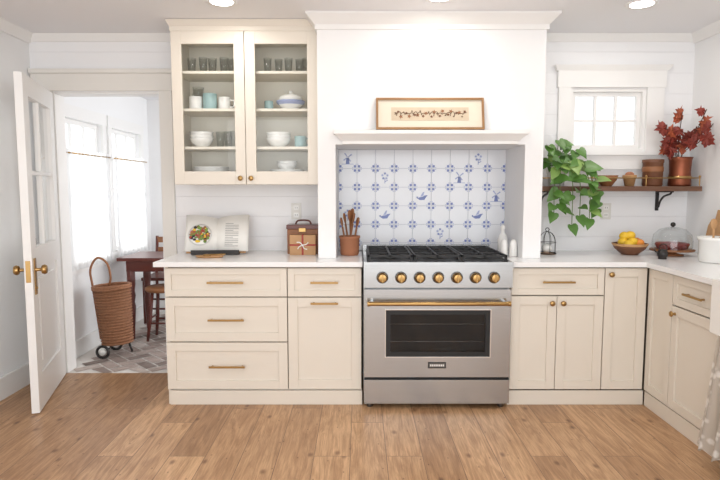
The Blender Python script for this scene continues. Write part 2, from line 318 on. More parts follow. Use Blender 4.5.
b.box(-1.195,.012,YF+.021,-.01,.1,.883,CREAMD);b.box(-1.213,-1.196,YF+.021,-.01,.0,.883,CREAM);b.box(-1.19,.012,YF+.03,-.02,0,.1,CREAM)
b.box(-1.2,.014,YF+.008,YF+.02,.0,.092,CREAM)
shaker(b,-1.21,-.454,.695,.872,YF,.04);shaker(b,-1.21,-.454,.41,.688,YF,.055);shaker(b,-1.21,-.454,.103,.403,YF,.055)
shaker(b,-.448,.008,.695,.872,YF,.04);shaker(b,-.448,.008,.103,.688,YF,.06)
pull(b,-.83,.785,YF,.225);pull(b,-.83,.55,YF,.225);pull(b,-.83,.253,YF,.225);pull(b,-.22,.785,YF,.17);pull(b,-.22,.655,YF,.17)
b.done(.0015)
b=B("countertop");b.box(-1.265,.016,-.66,-.001,.884,.915,QUARTZ);b.done(.003)
b=B("base_cabinet")
b.box(.935,1.775,YF+.021,-.01,.1,.883,CREAMD);b.box(.93,.9345,YF+.021,-.01,0,.883,CREAM);b.box(.93,1.79,YF+.008,YF+.02,0,.092,CREAM)
shaker(b,.94,1.513,.705,.872,YF,.04);shaker(b,.94,1.222,.103,.697,YF,.055);shaker(b,1.226,1.513,.103,.697,YF,.055);shaker(b,1.519,1.777,.103,.872,YF,.055)
pull(b,1.225,.788,YF,.2);knob(b,1.19,.655,YF);knob(b,1.258,.655,YF);knob(b,1.55,.835,YF)
b.done(.0015)
b=B("base_cabinet");FX=1.785
b.box(FX+.021,XR-.01,-1.335,-.01,.1,.883,CREAMD);b.box(FX+.02,XR-.01,-1.345,-1.335,0,.883,CREAM);b.box(FX+.008,FX+.03,-1.33,-.62,0,.092,CREAM)
b.M=Matrix.Translation((FX,-.62,0))@Matrix.Rotation(-pi/2,4,'Z')  # local x -> -y
shaker(b,.006,.27,.103,.872,0,.05);shaker(b,.276,.714,.705,.872,0,.04);shaker(b,.276,.714,.103,.697,0,.055)
pull(b,.5,.788,0,.17);knob(b,.31,.655,0)
b.done(.0015)
b=B("countertop")
b.box(.928,XR-.001,-.66,-.001,.884,.915,QUARTZ);b.box(1.748,XR-.001,-1.345,-.66,.884,.915,QUARTZ);b.box(2.24,XR-.001,-2.15,-1.345,.884,.915,QUARTZ);b.box(1.748,XR-.001,-2.8,-2.15,.884,.915,QUARTZ);b.done()
b=B("base_cabinet");b.box(FX+.02,XR-.01,-2.8,-2.16,.0,.883,CREAM);b.M=Matrix.Translation((FX,-2.16,0))@Matrix.Rotation(-pi/2,4,'Z');shaker(b,.005,.63,.103,.872,0);b.done()
b=B("farmhouse_sink");sy0,sy1=-2.14,-1.35
b.box(1.715,1.745,sy0,sy1,.66,.925,WHITE);b.box(2.2,2.23,sy0,sy1,.66,.925,WHITE);b.box(1.745,2.2,sy0,sy0+.03,.66,.925,WHITE);b.box(1.745,2.2,sy1-.03,sy1,.66,.925,WHITE);b.box(1.745,2.2,sy0+.03,sy1-.03,.66,.69,WHITE);b.done(.003)
b=B("lace_sink_skirt");g=[]
for z,am,dx in((.655,.4,.02),(.5,.8,.0),(.3,1,-.02),(.07,1.2,-.035)):
    g.append([b.v((1.735+dx+.02*am*math.sin(i*.8+math.sin(i*.31)),-1.36-(.76)*i/80+(.03 if z<.2 else 0)*(1-i/40),z+(.012*math.cos(i*1.1) if z<.1 else 0))) for i in range(81)])
for r0,r1 in zip(g,g[1:]):
    for i in range(80):b.f([r0[i],r0[i+1],r1[i+1],r1[i]],LACE,True)
b.done()
# ------------------------------------------------------------------ upper cabinet
b=B("glass_front_wall_cabinet");x0,x1,y0,z0,z1=-1.22,-.274,-.33,1.39,2.37
b.box(x0,x0+.018,y0,0,z0,z1,CREAM);b.box(x1-.018,x1,y0,0,z0,z1,CREAM);b.box(x0+.018,x1-.018,y0,0,z0,z0+.02,CREAM);b.box(x0+.018,x1-.018,y0,0,z1-.02,z1,CREAM)
b.box(x0+.018,x1-.018,-.012,-.001,z0+.02,z1-.02,INTER);xm=(x0+x1)/2;b.box(xm-.009,xm+.009,y0,-.012,z0+.02,z1-.02,INTER)
SH=[1.64,1.888,2.13]
for z in SH:
    b.box(x0+.018,xm-.009,y0+.03,-.012,z-.018,z,INTER);b.box(xm+.009,x1-.018,y0+.03,-.012,z-.018,z,INTER)
for a,c in((x0+.002,xm-.002),(xm+.002,x1-.002)):
    s=.066;yy=y0-.02
    b.box(a,a+s,yy,y0,z0,z1,CREAM);b.box(c-s,c,yy,y0,z0,z1,CREAM);b.box(a+s,c-s,yy,y0,z0,z0+.085,CREAM);b.box(a+s,c-s,yy,y0,z1-.08,z1,CREAM)
    b.quad([(a+s,yy+.01,z0+.085),(c-s,yy+.01,z0+.085),(c-s,yy+.01,z1-.08),(a+s,yy+.01,z1-.08)],GLASS)
knob(b,xm-.035,1.43,y0-.02);knob(b,xm+.035,1.43,y0-.02)
b.frust(x0,x1,y0-.02,0,z1,2.4,.004,.004,CREAM,1,0);b.frust(x0,x1,y0-.02,0,2.4,2.438,.006,.024,CREAM,1,0);b.done(.0015)
def bowl(b,x,y,z,r,h,m):b.lathe([(0,0),(r*.45,0),(r*.5,.006),(r*.85,h*.55),(r,h),(r*.95,h),(r*.8,h*.55),(r*.4,.012),(0,.012)],(x,y,z),m)
def mug(b,x,y,z,r,h,m,hd=1):
    b.lathe([(0,0),(r*.9,0),(r,.006),(r,h),(r*.92,h),(r*.9,.01),(0,.01)],(x,y,z),m,20)
    if hd:b.tube(smooth([(x+hd*r*.95,y,z+h*.8),(x+hd*r*1.6,y,z+h*.75),(x+hd*r*1.6,y,z+h*.35),(x+hd*r*.95,y,z+h*.2)]),.005,m,6)
def glassc(b,x,y,z,r,h):b.lathe([(0,.004),(r*.75,.004),(r,h),(r*.95,h),(r*.7,.012),(0,.012)],(x,y,z),GLASSW,18)
b=B("drinking_glasses")
for i,x in enumerate((-1.13,-1.06,-.99,-.92,-.86)):glassc(b,x,-.2+.03*(i%2),SH[2]+.001,.03,.1+.012*(i%2))
b.done()
b=B("drinking_glasses")
for i,x in enumerate((-.62,-.55,-.48,-.41,-.36)):glassc(b,x,-.2+.03*(i%2),SH[2]+.001,.028,.1)
b.done()
b=B("coffee_mugs");mug(b,-1.11,-.2,SH[1]+.001,.042,.09,WHITE,0);mug(b,-1.015,-.19,SH[1]+.001,.047,.11,TEAL,0);mug(b,-.915,-.2,SH[1]+.001,.04,.085,WHITE);b.done()
b=B("glass_pitcher");b.lathe([(0,0),(.04,0),(.055,.03),(.05,.09),(.035,.14),(.04,.17),(.037,.17),(.032,.14),(0,.01)],(-1.12,-.09,SH[1]+.001),GLASSW);b.done()
b=B("blue_rim_serving_bowl");bowl(b,-.47,-.18,SH[1]+.001,.095,.06,WHITE);b.lathe([(.083,.036),(.097,.054),(.098,.062),(.092,.062)],(-.47,-.18,SH[1]+.002),BLUEL)
b.lathe([(0,.06),(.085,.06),(.075,.09),(.03,.108),(.012,.112),(.014,.128),(0,.132)],(-.47,-.18,SH[1]+.003),WHITE);b.done()
b=B("coffee_mug");mug(b,-.62,-.17,SH[1]+.001,.03,.065,TEAL,0);b.done()
b=B("stacked_bowls")
for i in range(3):bowl(b,-1.08,-.18,SH[0]+.001+i*.022,.08,.06,WHITE)
b.done()
b=B("drinking_glasses")
for i,x in enumerate((-.96,-.9,-.85)):glassc(b,x,-.15-.03*i,SH[0]+.001,.03,.11)
b.done()
b=B("stacked_bowls")
for i in range(3):bowl(b,-.555,-.18,SH[0]+.001+i*.02,.085,.06,WHITE)
b.done()
b=B("coffee_mugs");mug(b,-.405,-.19,SH[0]+.001,.04,.075,TEAL);b.done()
def plates(x,z,n,r,m=WHITE,bw=0):
    b=B("stacked_dinnerware")
    for i in range(n):b.lathe([(0,0),(r*.6,0),(r,.014),(r,.018),(r*.6,.006),(0,.006)],(x,-.175,z+i*.009),m)
    for i in range(bw):bowl(b,x,-.175,z+n*.009+i*.018,.07,.05,WHITE)
    b.done()
plates(-1.02,1.411,10,.12);plates(-.5,1.411,8,.115,bw=2)
# ------------------------------------------------------------------ mantel, tiles
b=B("mantel_shelf");ma,mb=-.105,.985
b.frust(ma,mb,-.5,BY-.001,1.64,1.662,.006,.006,TRIM);b.frust(ma,mb,-.5,BY-.001,1.662,1.698,.012,.05,TRIM);b.frust(ma,mb,-.5,BY-.001,1.698,1.722,.06,.06,TRIM);b.done(.002)
b=B("wall_delft_tile_backsplash")
b.box(NX0,NX1,-.006,-.001,.916,NZ,GROUT)
nx=9
tw=(NX1-NX0)/nx;th=.1335
def blob(b,x,z,pts,m):b.prism([(x+u,z+w) for u,w in pts],-.0135,-.0124,m)
def flower(x,z,s,m):
    P=[]
    for k in range(16):
        r=s*(1 if k%2==0 else .45);P.append((r*math.cos(k*pi/8),r*math.sin(k*pi/8)))
    blob(b,x,z,P,m)
def square(x,z,s,m,dx=0,dz=0):blob(b,x+dx,z+dz,[(-s,-s),(s,-s),(s,s),(-s,s)],m)
rows=int((NZ-.916)/th)+1
for i in range(nx):
    for j in range(rows):
        a=NX0+i*tw;c=NZ-(j+1)*th;c0=max(c,.917)
        b.box(a+.0014,a+tw-.0014,-.0125,-.006,c0+.0014,c+th-.0014,TILE)
motifs={(0,0):'m',(2,1):'f',(4,2):'b',(7,0):'f',(2,3):'b',(8,2):'m',(6,1):'m',(5,4):'f',(0,3):'f',(7,3):'b'}
for i in range(nx+1):
    for j in range(1,rows+1):
        x=NX0+i*tw;z=NZ-j*th
        for sx in(-1,1):
            for sz in(-1,1):
                if NX0+.01<x+sx*.017<NX1-.01 and z+sz*.017>.93:
                    square(x+sx*.0145,z+sz*.0145,.0085,BLUE);square(x+sx*.03,z+sz*.007,.003,BLUEL);square(x+sx*.007,z+sz*.03,.003,BLUEL)
for (i,j),t in motifs.items():
    x=NX0+(i+.5)*tw;z=NZ-(j+.5)*th
    if t=='f':
        for k in range(5):
            an=k*2*pi/5+.3;flower(x+.019*math.cos(an),z+.012+.019*math.sin(an),.012,BLUE if k%2 else BLUEL)
        blob(b,x,z,[(-.002,-.04),(.002,-.04),(.002,.0),(-.002,.0)],BLUE);blob(b,x,z,[(0,-.03),(.02,-.02),(.022,-.014),(.002,-.024)],BLUE)
    elif t=='m':
        blob(b,x,z,[(-.014,-.035),(.014,-.035),(.008,.01),(-.008,.01)],BLUE)
        for k in range(4):
            an=k*pi/2+.6;c,s=math.cos(an),math.sin(an);blob(b,x,z+.012,[(c*.004-s*.003,s*.004+c*.003),(c*.036-s*.006,s*.036+c*.006),(c*.036+s*.004,s*.036-c*.004),(c*.004+s*.003,s*.004-c*.003)],BLUEL)
        blob(b,x,z,[(-.045,-.038),(.045,-.038),(.04,-.034),(-.04,-.034)],BLUEL)
    else:
        blob(b,x,z,[(-.036,-.012),(-.014,-.026),(.018,-.024),(.03,-.004),(.042,.01),(.02,.008),(.008,.0),(-.012,-.004)],BLUE)
        blob(b,x,z,[(-.012,.0),(.006,.03),(.018,.034),(.01,.004)],BLUEL);flower(x-.034,z-.006,.009,BLUE)
b.done()
b=B("framed_botanical_print");b.M=Matrix.Translation((0,-.54,1.7285))@Matrix.Rotation(math.radians(-14),4,'X')
fx0,fx1,fh=.1,.772,.205
b.frame(fx0,fx1,0,.02,0,fh,.013,GOLDF)
b.box(fx0+.013,fx1-.013,.01,.018,.013,fh-.013,CARD)
TAN=mat("print_ground",srgb(206,190,166),.8,var=.12,scale=18);b.box(fx0+.095,fx1-.095,.0085,.0095,.06,.145,TAN)
L0=fx1-fx0-.23
b.tube([(fx0+.115+L0*k/120+.006*math.sin(k*.9),.008,.102+.016*math.sin(k*.9+1.2)*(.6+.4*math.sin(k*.21))) for k in range(121)],.0022,SEPIA,5)
for k in range(26):
    x=fx0+.12+(L0-.01)*k/25;z=.102+.018*math.sin(k*2.3);r=.007+.0035*(k%3)
    P=[(x+(r if q%2==0 else r*.5)*math.cos(q*pi/5+k),z+(r if q%2==0 else r*.5)*math.sin(q*pi/5+k)) for q in range(10)]
    b.prism(P,.0065,.0075,(SEPIA,BROWNP,WICK)[k%3])
b.done()
# ------------------------------------------------------------------ range
b=B("gas_range");rx0,rx1=.022,.924;cx=(rx0+rx1)/2
b.box(rx0,rx1,-.62,-.02,.1,.9,STEEL);b.box(rx0,rx1,-.70,-.62,.765,.9,STEEL)
b.box(rx0,rx1,-.715,-.02,.9005,.922,STEEL)
b.box(rx0,rx1,-.712,-.7005,.885,.9,STEEL);b.box(rx0,rx1,-.07,-.02,.9225,.965,STEEL)
b.box(rx0+.02,rx1-.02,-.66,-.08,.922,.926,BLACK)
for gx0,gx1 in((rx0+.025,rx0+.3),(rx0+.308,rx1-.308),(rx1-.3,rx1-.025)):
    for y in(-.65,-.51,-.37,-.23,-.1):b.box(gx0,gx1,y-.006,y+.006,.944,.958,BLACK)
    for x in(gx0+.006,(gx0+gx1)/2,gx1-.006):b.box(x-.006,x+.006,-.656,-.094,.943,.9585,BLACK)
    for x in(gx0+.008,gx1-.008):
        for y in(-.65,-.37,-.1):b.box(x-.008,x+.008,y-.008,y+.008,.924,.946,BLACK)
    for y in(-.51,-.23):
        x=(gx0+gx1)/2;b.cyl((x,y,.926),.05,.01,STEELD);b.cyl((x,y,.936),.034,.008,BLACK)
        for k in range(4):
            an=k*pi/2+pi/4;b.tube([(x+.03*math.cos(an),y+.03*math.sin(an),.95),(x+.09*math.cos(an),y+.09*math.sin(an),.951)],.006,BLACK,6)
for k in range(7):
    x=rx0+.113+k*.1125;z=.828
    Rx=Matrix.Rotation(pi/2,3,'X')
    b.lathe([(0,0),(.036,0),(.036,.006),(.032,.009),(0,.009)],(x,-.70,z),STEELD,28,Rx)
    b.lathe([(0,.008),(.03,.008),(.03,.014),(.026,.018),(.025,.042),(.022,.047),(0,.047)],(x,-.70,z),BRASS,28,Rx)
    b.box(x-.004,x+.004,-.754,-.746,z-.024,z+.024,BRASS)
dz0,dz1=.205,.752
wx0,wx1,wz_0,wz_1=.158,.795,.335,.625
xa,xb=rx0+.004,rx1-.004
b.box(xa,wx0,-.69,-.622,dz0,dz1,STEEL);b.box(wx1,xb,-.69,-.622,dz0,dz1,STEEL);b.box(wx0,wx1,-.69,-.622,dz0,wz_0,STEEL);b.box(wx0,wx1,-.69,-.622,wz_1,dz1,STEEL)
b.box(wx0,wx1,-.626,-.622,wz_0,wz_1,CAVITY)
b.frame(wx0,wx1,-.689,-.672,wz_0,wz_1,.028,BLACK)
for z in(.42,.53):
    b.tube([(wx0+.03,-.655,z),(wx1-.03,-.655,z)],.003,CHROME,6)
    for k in range(24):
        x=wx0+.04+k*(wx1-wx0-.08)/23;b.tube([(x,-.655,z),(x,-.63,z+.002)],.0016,CHROME,5)
b.quad([(wx0+.02,-.685,wz_0+.02),(wx1-.02,-.685,wz_0+.02),(wx1-.02,-.685,wz_1-.02),(wx0+.02,-.685,wz_1-.02)],BGLASS)
b.frame(wx0-.006,wx1+.006,-.695,-.6905,wz_0-.006,wz_1+.006,.006,CHROME)
b.tube([(rx0+.03,-.75,.676),(rx1-.03,-.75,.676)],.013,BRASS,16)
for x in(rx0+.05,rx1-.05):b.tube([(x,-.69,.676),(x,-.75,.676)],.012,STEEL,12)
for x in(rx0+.03,rx1-.03):b.cyl((x-.008,-.75,.676),.016,.016,BRASS,'x')
b.box(cx-.055,cx+.055,-.693,-.6905,.262,.3,BLACK);b.box(cx-.05,cx+.05,-.6945,-.693,.268,.294,STEELD)
for k in range(8):b.box(cx-.042+k*.011,cx-.035+k*.011,-.6952,-.6945,.275,.287,WHITE)
b.box(rx0+.004,rx1-.004,-.675,-.622,.19,.2,BLACK);b.box(rx0+.002,rx1-.002,-.685,-.6,.035,.186,STEEL)
b.box(rx0+.02,rx1-.02,-.6,-.05,.02,.1,BLACK)
for x in(rx0+.04,rx1-.04):
    for y in(-.63,-.1):b.cyl((x,y,0),.02,.04,STEELD)
b.done(.002)
# ------------------------------------------------------------------ counter items
ZT=.9155
b=B("open_cookbook_on_stand");b.M=Matrix.Translation((-.985,-.2,ZT+.004))@Matrix.Rotation(math.radians(4),4,'Z')
b.box(-.16,.16,-.1,-.03,0,.012,IRON);b.box(-.16,.16,-.1,-.094,.012,.03,IRON)
b.tube([(-.12,-.06,.01),(-.06,.09,.2)],.004,IRON);b.tube([(.12,-.06,.01),(.06,.09,.2)],.004,IRON);b.tube([(0,.08,.19),(0,.15,.003)],.005,IRON)
M0=b.M.copy();b.M=M0@Matrix.Translation((0,-.075,.014))@Matrix.Rotation(math.radians(-24),4,'X')
b.box(-.2,.2,.022,.026,0,.25,LWOOD)
for sg in(-1,1):
    n=12;top=[];bot=[];tb=[];bb=[]
    for i in range(n+1):
        u=i/n;x=sg*.215*u;y=.018-.034*math.sin(pi*u)**.8*(1-u*.4) if 0<u<1 else .018
        t=.248+.03*u
        bot.append(b.v((x,y,.004+.008*u)));top.append(b.v((x,y,t)));bb.append(b.v((x,.021,.004+.008*u)));tb.append(b.v((x,.021,t)))
    for i in range(n):
        b.f([bot[i],bot[i+1],top[i+1],top[i]],PAPER,True);b.f([top[i],top[i+1],tb[i+1],tb[i]],PAPER);b.f([bot[i],bb[i],bb[i+1],bot[i+1]],PAPER)
    b.f([bot[n],bb[n],tb[n],top[n]],PAPER)
for k in range(14):b.box(.06,.06+.09*(1 if k%4 else .6),-.0145,-.014,.2-k*.0125,.203-k*.0125,INK)
b.lathe([(0,0),(.075,0),(.078,.002),(.06,.003),(0,.003)],(-.108,-.013,.12),WHITE,24,Matrix.Rotation(pi/2,3,'X'))
for k in range(70):
    r=.062*math.sqrt(random.random());an=random.random()*6.28;b.ball((-.108+r*math.cos(an),-.019,.12+r*math.sin(an)),.011,random.choice((GREEN,GREEN,RED,MWOOD,LEMON,IRON)),1,.35,random.uniform(.6,1.2),8)
b.done()
b=B("wooden_tray_with_brass_scoop");b.lathe([(0,0),(.05,0),(.06,.012),(.056,.012),(.045,.004),(0,.004)],(-.98,-.42,ZT),LWOOD,24,None,1.6,.8);b.ball((-1.0,-.42,ZT+.014),.018,BRASS,1.5,1,.5);b.tube([(-.98,-.42,ZT+.018),(-.88,-.41,ZT+.02)],.004,BRASS);b.done()
b=B("wooden_recipe_box")
b.box(-.5,-.29,-.22,-.08,ZT,ZT+.17,MWOOD);b.box(-.505,-.285,-.225,-.075,ZT+.17,ZT+.2,DWOOD);b.tube(smooth([(-.45,-.15,ZT+.2),(-.43,-.15,ZT+.225),(-.36,-.15,ZT+.225),(-.34,-.15,ZT+.2)]),.006,DWOOD)
b.box(-.42,-.37,-.232,-.225,ZT+.15,ZT+.18,BRASS);b.done(.003)
b=B("ribbon_tied_parcel");b.box(-.475,-.3,-.29,-.235,ZT,ZT+.135,PARCEL);b.box(-.394,-.381,-.292,-.233,ZT-.0,ZT+.137,RED)
b.box(-.477,-.298,-.2925,-.2325,ZT+.062,ZT+.074,RED)
for an in(.5,2.64,3.9,5.5):
    b.tube(smooth([(-.3875,-.294,ZT+.068),(-.3875+.025*math.cos(an-.3),-.3,ZT+.068+.025*math.sin(an-.3)),(-.3875+.045*math.cos(an),-.296,ZT+.068+.04*math.sin(an))]),.004,PAPER,6)
b.done(.004)
def spoon(b,base,top,w,m,kind=0):
    base=Vector(base);top=Vector(top);d=(top-base);b.tube([base,base+d*.7],.006,m,8)
    R=d.normalized().to_track_quat('Z','Y').to_matrix();L=d.length*.3
    b.lathe([(0.004,0),(w*.7,L*.25),(w,L*.6),(w*.7,L*.92),(0,L)],base+d*.68,m,14,R,1,.3)
def crock(name,x,y,r,h,m,ut,mu=LWOOD):
    b=B(name);b.lathe([(0,0),(r*.85,0),(r*.95,.01),(r,h*.85),(r*1.08,h*.88),(r*1.08,h),(r*.96,h),(r*.9,.02),(0,.02)],(x,y,ZT),m)
    for dx,dy,tx,ty,tz,w in ut:spoon(b,(x+dx,y+dy,ZT+.03),(x+tx,y+ty,ZT+tz),w,mu if w<.03 else MWOOD)
    b.done()
crock("utensil_crock",-.07,-.28,.066,.13,TERRA,[(0,0,-.04,.01,.29,.026),(.01,.01,.0,.02,.31,.022),(-.01,0,.035,.0,.29,.028),(.02,-.01,.06,.02,.26,.02),(-.02,-.01,-.06,-.01,.26,.031),(0,.02,.02,.04,.32,.02)],MWOOD)
b=B("ceramic_oil_bottle");b.lathe([(0,0),(.03,0),(.034,.01),(.034,.1),(.026,.125),(.012,.145),(.012,.17),(.016,.175),(.014,.19),(.006,.2),(0,.2)],(.985,-.2,ZT),WHITE);b.done()
for x,y in((.962,-.33),(1.015,-.36)):
    b=B("ceramic_shaker");b.lathe([(0,0),(.024,0),(.026,.008),(.024,.08),(.019,.1),(.01,.112),(0,.114)],(x,y,ZT),WHITE);b.done()
b=B("wire_cloche");x,y=1.285,-.22
b.ring((x,y,ZT+.006),.06,.004,IRON);b.cyl((x,y,ZT),.058,.005,LWOOD)
for k in range(8):
    an=k*pi/4;b.tube([(x+.058*math.cos(an),y+.058*math.sin(an),ZT+.006)]+[(x+.058*math.cos(an)*math.cos(t),y+.058*math.sin(an)*math.cos(t),ZT+.08+.075*math.sin(t)) for t in [q*pi/10 for q in range(0,6)]],.0018,IRON,5)
b.ring((x,y,ZT+.08),.058,.0018,IRON);b.ring((x,y,ZT+.168),.012,.0025,IRON,16,'y');b.ball((x,y,ZT+.04),.035,WHITE,1,1,.9);b.done()
b=B("fruit_bowl");bowl(b,1.84,-.25,ZT,.115,.075,BROWNP)
b.lathe([(.1,.05),(.1135,.066),(.116,.076),(.108,.076)],(1.84,-.25,ZT+.001),LWOOD)
for q,p in enumerate(((-.05,0,.085),(.0,-.04,.09),(.05,.01,.085),(.0,.04,.09),(.0,.0,.13),(-.03,-.05,.075),(.045,-.045,.08),(-.035,.01,.125))):
    b.ball((1.84+p[0],-.25+p[1],ZT+p[2]),.029,ORANGE if q in(2,6) else LEMON,1.2,1,1,14,Matrix.Rotation(p[0]*20,3,'Z'))
b.done()
b=B("glass_cake_dome");x,y=2.1,-.3
b.lathe([(0,0),(.07,0),(.075,.008),(.03,.016),(.03,.026),(.135,.032),(.138,.042),(0,.042)],(x,y,ZT),MWOOD,36)
b.lathe([(0,.043),(.09,.043),(.105,.075),(.1,.085),(0,.095)],(x,y,ZT),PIE)
b.lathe([(.122,.043),(.123,.1),(.115,.14),(.08,.175),(.03,.19),(0,.192)],(x,y,ZT),GLASSW,36);b.ball((x,y,ZT+.207),.016,IRON);b.done()
b=B("iron_kettle");x,y=1.93,-.5
b.ball((x,y,ZT+.032),.033,IRON,1,1,.95);b.cyl((x,y,ZT),.025,.01,IRON);b.tube(smooth([(x-.025,y,ZT+.04),(x-.045,y,ZT+.048),(x-.055,y,ZT+.062)]),.005,IRON);b.tube(smooth([(x-.025,y,ZT+.05),(x-.015,y,ZT+.09),(x+.02,y,ZT+.09),(x+.028,y,ZT+.05)]),.003,IRON);b.done()
crock("white_utensil_crock",2.16,-.665,.092,.155,WHITE,[(.02,.01,.06,.02,.3,.026),(-.0,.02,.0,.03,.27,.022)])
b=B("wooden_cutting_board");b.M=Matrix.Translation((2.285,-.42,ZT+.003))@Matrix.Rotation(math.radians(10),4,'Y')@Matrix.Rotation(pi/2,4,'Z')
P=[(-.085,0),(.085,0),(.085,.2),(.07,.23),(.026,.25),(.022,.31),(-.022,.31),(-.026,.25),(-.07,.23),(-.085,.2)];b.prism(P,-.009,.009,LWOOD);b.done(.003)
for n,(x,z) in enumerate(((1.775,1.2),(-.46,1.2))):
    b=B("wall_outlet");b.box(x-.036,x+.036,-.007,-.0005,z-.058,z+.058,OUTL)
    for dz in(-.026,.026):
        b.box(x-.018,x+.018,-.009,-.007,z+dz-.016,z+dz+.016,WHITE)
        for dx in(-.007,.007):b.box(x+dx-.0015,x+dx+.0015,-.0095,-.009,z+dz-.006,z+dz+.006,IRON)
    b.done(.001)
# ------------------------------------------------------------------ open shelf
b=B("wooden_wall_shelf");sz=1.345;b.box(1.2,2.33,-.22,-.001,sz,sz+.034,SHELFW)
for x in(1.29,2.14):
    b.tube(smooth([(x,-.012,sz-.12),(x,-.03,sz-.11),(x,-.05,sz-.07),(x,-.1,sz-.035),(x,-.17,sz-.02),(x,-.19,sz-.006)]),.007,IRON,8);b.box(x-.012,x+.012,-.01,-.001,sz-.14,sz-.008,IRON);b.box(x-.012,x+.012,-.2,-.001,sz-.008,sz-.0005,IRON)
for x in(1.215,1.58,1.95,2.315):b.tube([(x,-.212,sz+.034),(x,-.212,sz+.1)],.004,BRASS);b.ball((x,-.212,sz+.1),.008,BRASS)
b.tube([(1.21,-.212,sz+.09),(2.32,-.212,sz+.09)],.004,BRASS);b.done(.002)
S=sz+.0345
b=B("wooden_bowl");bowl(b,1.73,-.1,S,.075,.075,MWOOD);b.done()
b=B("terracotta_pot");b.lathe([(0,0),(.03,0),(.042,.06),(.046,.062),(.046,.078),(.04,.078),(.03,.01),(0,.01)],(1.89,-.1,S),LWOOD);b.ball((1.89,-.1,S+.078),.03,TERRA,1,1,.8);b.done()
b=B("stoneware_crock");b.lathe([(0,0),(.06,0),(.066,.01),(.066,.16),(.07,.165),(.07,.185),(.06,.185),(.058,.02),(0,.02)],(2.05,-.1,S),BROWNP);b.lathe([(.067,.1),(.069,.105),(.069,.13),(.067,.135)],(2.05,-.1,S),MWOOD);b.done()
b=B("maple_branches_in_copper_pot");px,py=2.235,-.11
b.lathe([(0,0),(.07,0),(.074,.01),(.068,.1),(.072,.18),(.08,.2),(.074,.2),(.064,.1),(.06,.02),(0,.02)],(px,py,S),COPPER)
b.lathe([(.072,.05),(.075,.055),(.075,.065),(.072,.07)],(px,py,S),BRASS)
def maple(b,c,d,nrm,s,m):
    d=d.normalized();u=d.cross(nrm).normalized();n=u.cross(d)
    ctr=b.v(c+d*s*.35);vs=[]
    for k in range(20):
        an=k*2*pi/20;lobe=[1.0,.62,.7,.5,.9,.6,.68,.48,.66,.5,.3,.5,.66,.48,.68,.6,.9,.5,.7,.62][k]
        p=c+d*s*.35+(d*math.cos(an)+u*math.sin(an))*s*lobe*.75+n*s*.12*math.sin(k*2.1)
        p.x=min(p.x,XR-.004);p.y=min(p.y,-.004);vs.append(b.v(p))
    for k in range(20):b.f([ctr,vs[k],vs[(k+1)%20]],m)
for e in((-.14,-.06,.42),(-.06,-.1,.5),(.03,-.22,.5),(.04,-.1,.4),(-.1,.0,.34),(.04,-.28,.4)):
    P=smooth([(px,py,S+.03),(px+e[0]*.25,py,S+.22),(px+e[0]*.8,py+e[1]*.6,S+e[2]*.75),(px+e[0],py+e[1],S+e[2])]);b.tube(P,.0028,TWIG,5)
    for k in range(5):
        q=P[min(len(P)-1,9+int(k*2.2))];d=Vector((random.uniform(-1,.8),random.uniform(-.5,.2),random.uniform(-.6,.6)))
        maple(b,q,d,Vector((random.uniform(-.3,.3),-1,random.uniform(-.3,.3))),random.uniform(.065,.1),random.choice((MAPLE,MAPLE,MAPLE2)))
b.done()
# pothos
b=B("pothos_plant");px,py=1.37,-.12
b.lathe([(0,0),(.05,0),(.07,.11),(.075,.115),(.075,.135),(.066,.135),(.062,.11),(0,.11)],(px,py,S),WHITE)
HH=[(0,0),(-.1,.2),(-.06,.4),(.15,.5),(.45,.42),(.75,.2),(1.02,0)]
def leaf(b,c,d,nrm,s,m):
    d=d.normalized();u=d.cross(nrm).normalized();n=u.cross(d)
    sp=[b.v(c+d*s*t-n*s*dz) for t,dz in((0,0),(.35,.03),(.7,.04),(1.02,.12))]
    for sg in(-1,1):
        o=[b.v(c+d*s*x+u*s*w*sg*.85+n*s*(.14*w)-n*s*.08*max(0,x)**2) for x,w in HH[1:-1]]
        b.f([sp[0],o[0],o[1],o[2],sp[1]],m,True);b.f([sp[1],o[2],o[3],sp[2]],m,True);b.f([sp[2],o[3],o[4],sp[3]],m,True)
vines=[((-.02,-.04),(-.1,-.12,.27)),((0,-.04),(-.02,-.08,.31)),((.02,-.03),(.12,-.08,.25)),((.03,-.02),(.2,-.06,.14)),((-.03,-.02),(-.11,-.06,.16)),
 ((0,-.05),(-.03,-.16,-.12)),((.03,-.05),(.1,-.17,-.2)),((-.03,-.05),(-.07,-.17,-.18)),((.05,-.03),(.19,-.17,-.05)),((.03,-.05),(.16,-.18,-.22)),((0,-.05),(.05,-.17,-.26)),((-.01,0),(.05,-.04,.28)),((.02,-.04),(.22,-.15,-.15))]
for (sx,sy),(ex,ey,ez) in vines:
    if ez>0:P=[(px+sx,py+sy,S+.11),(px+ex*.5,py+ey*.5,S+.11+ez*.4),(px+ex,py+ey,S+ez)]
    else:P=[(px+sx,py+sy,S+.11),(px+ex*.6,py+ey*.8,S+.17),(px+ex,py+ey,S+.02),(px+ex*1.02,py+ey*1.05,S+ez)]
    P=smooth(P,7);b.tube(P,.0028,STEM,5)
    for k in range(4,len(P),3 if ez<0 else 4):
        d=Vector((random.uniform(-1,1),random.uniform(-1,-.1),random.uniform(-.9,.15)));leaf(b,P[k]+d.normalized()*.012,d,Vector((random.uniform(-.3,.3),-.8,.6)),random.uniform(.07,.11),random.choice((LEAF,LEAF,LEAF2)))
    leaf(b,P[-1],Vector((random.uniform(-.5,.5),-.4,-.6)),Vector((0,-.8,.6)),.085,LEAF)
b.done()
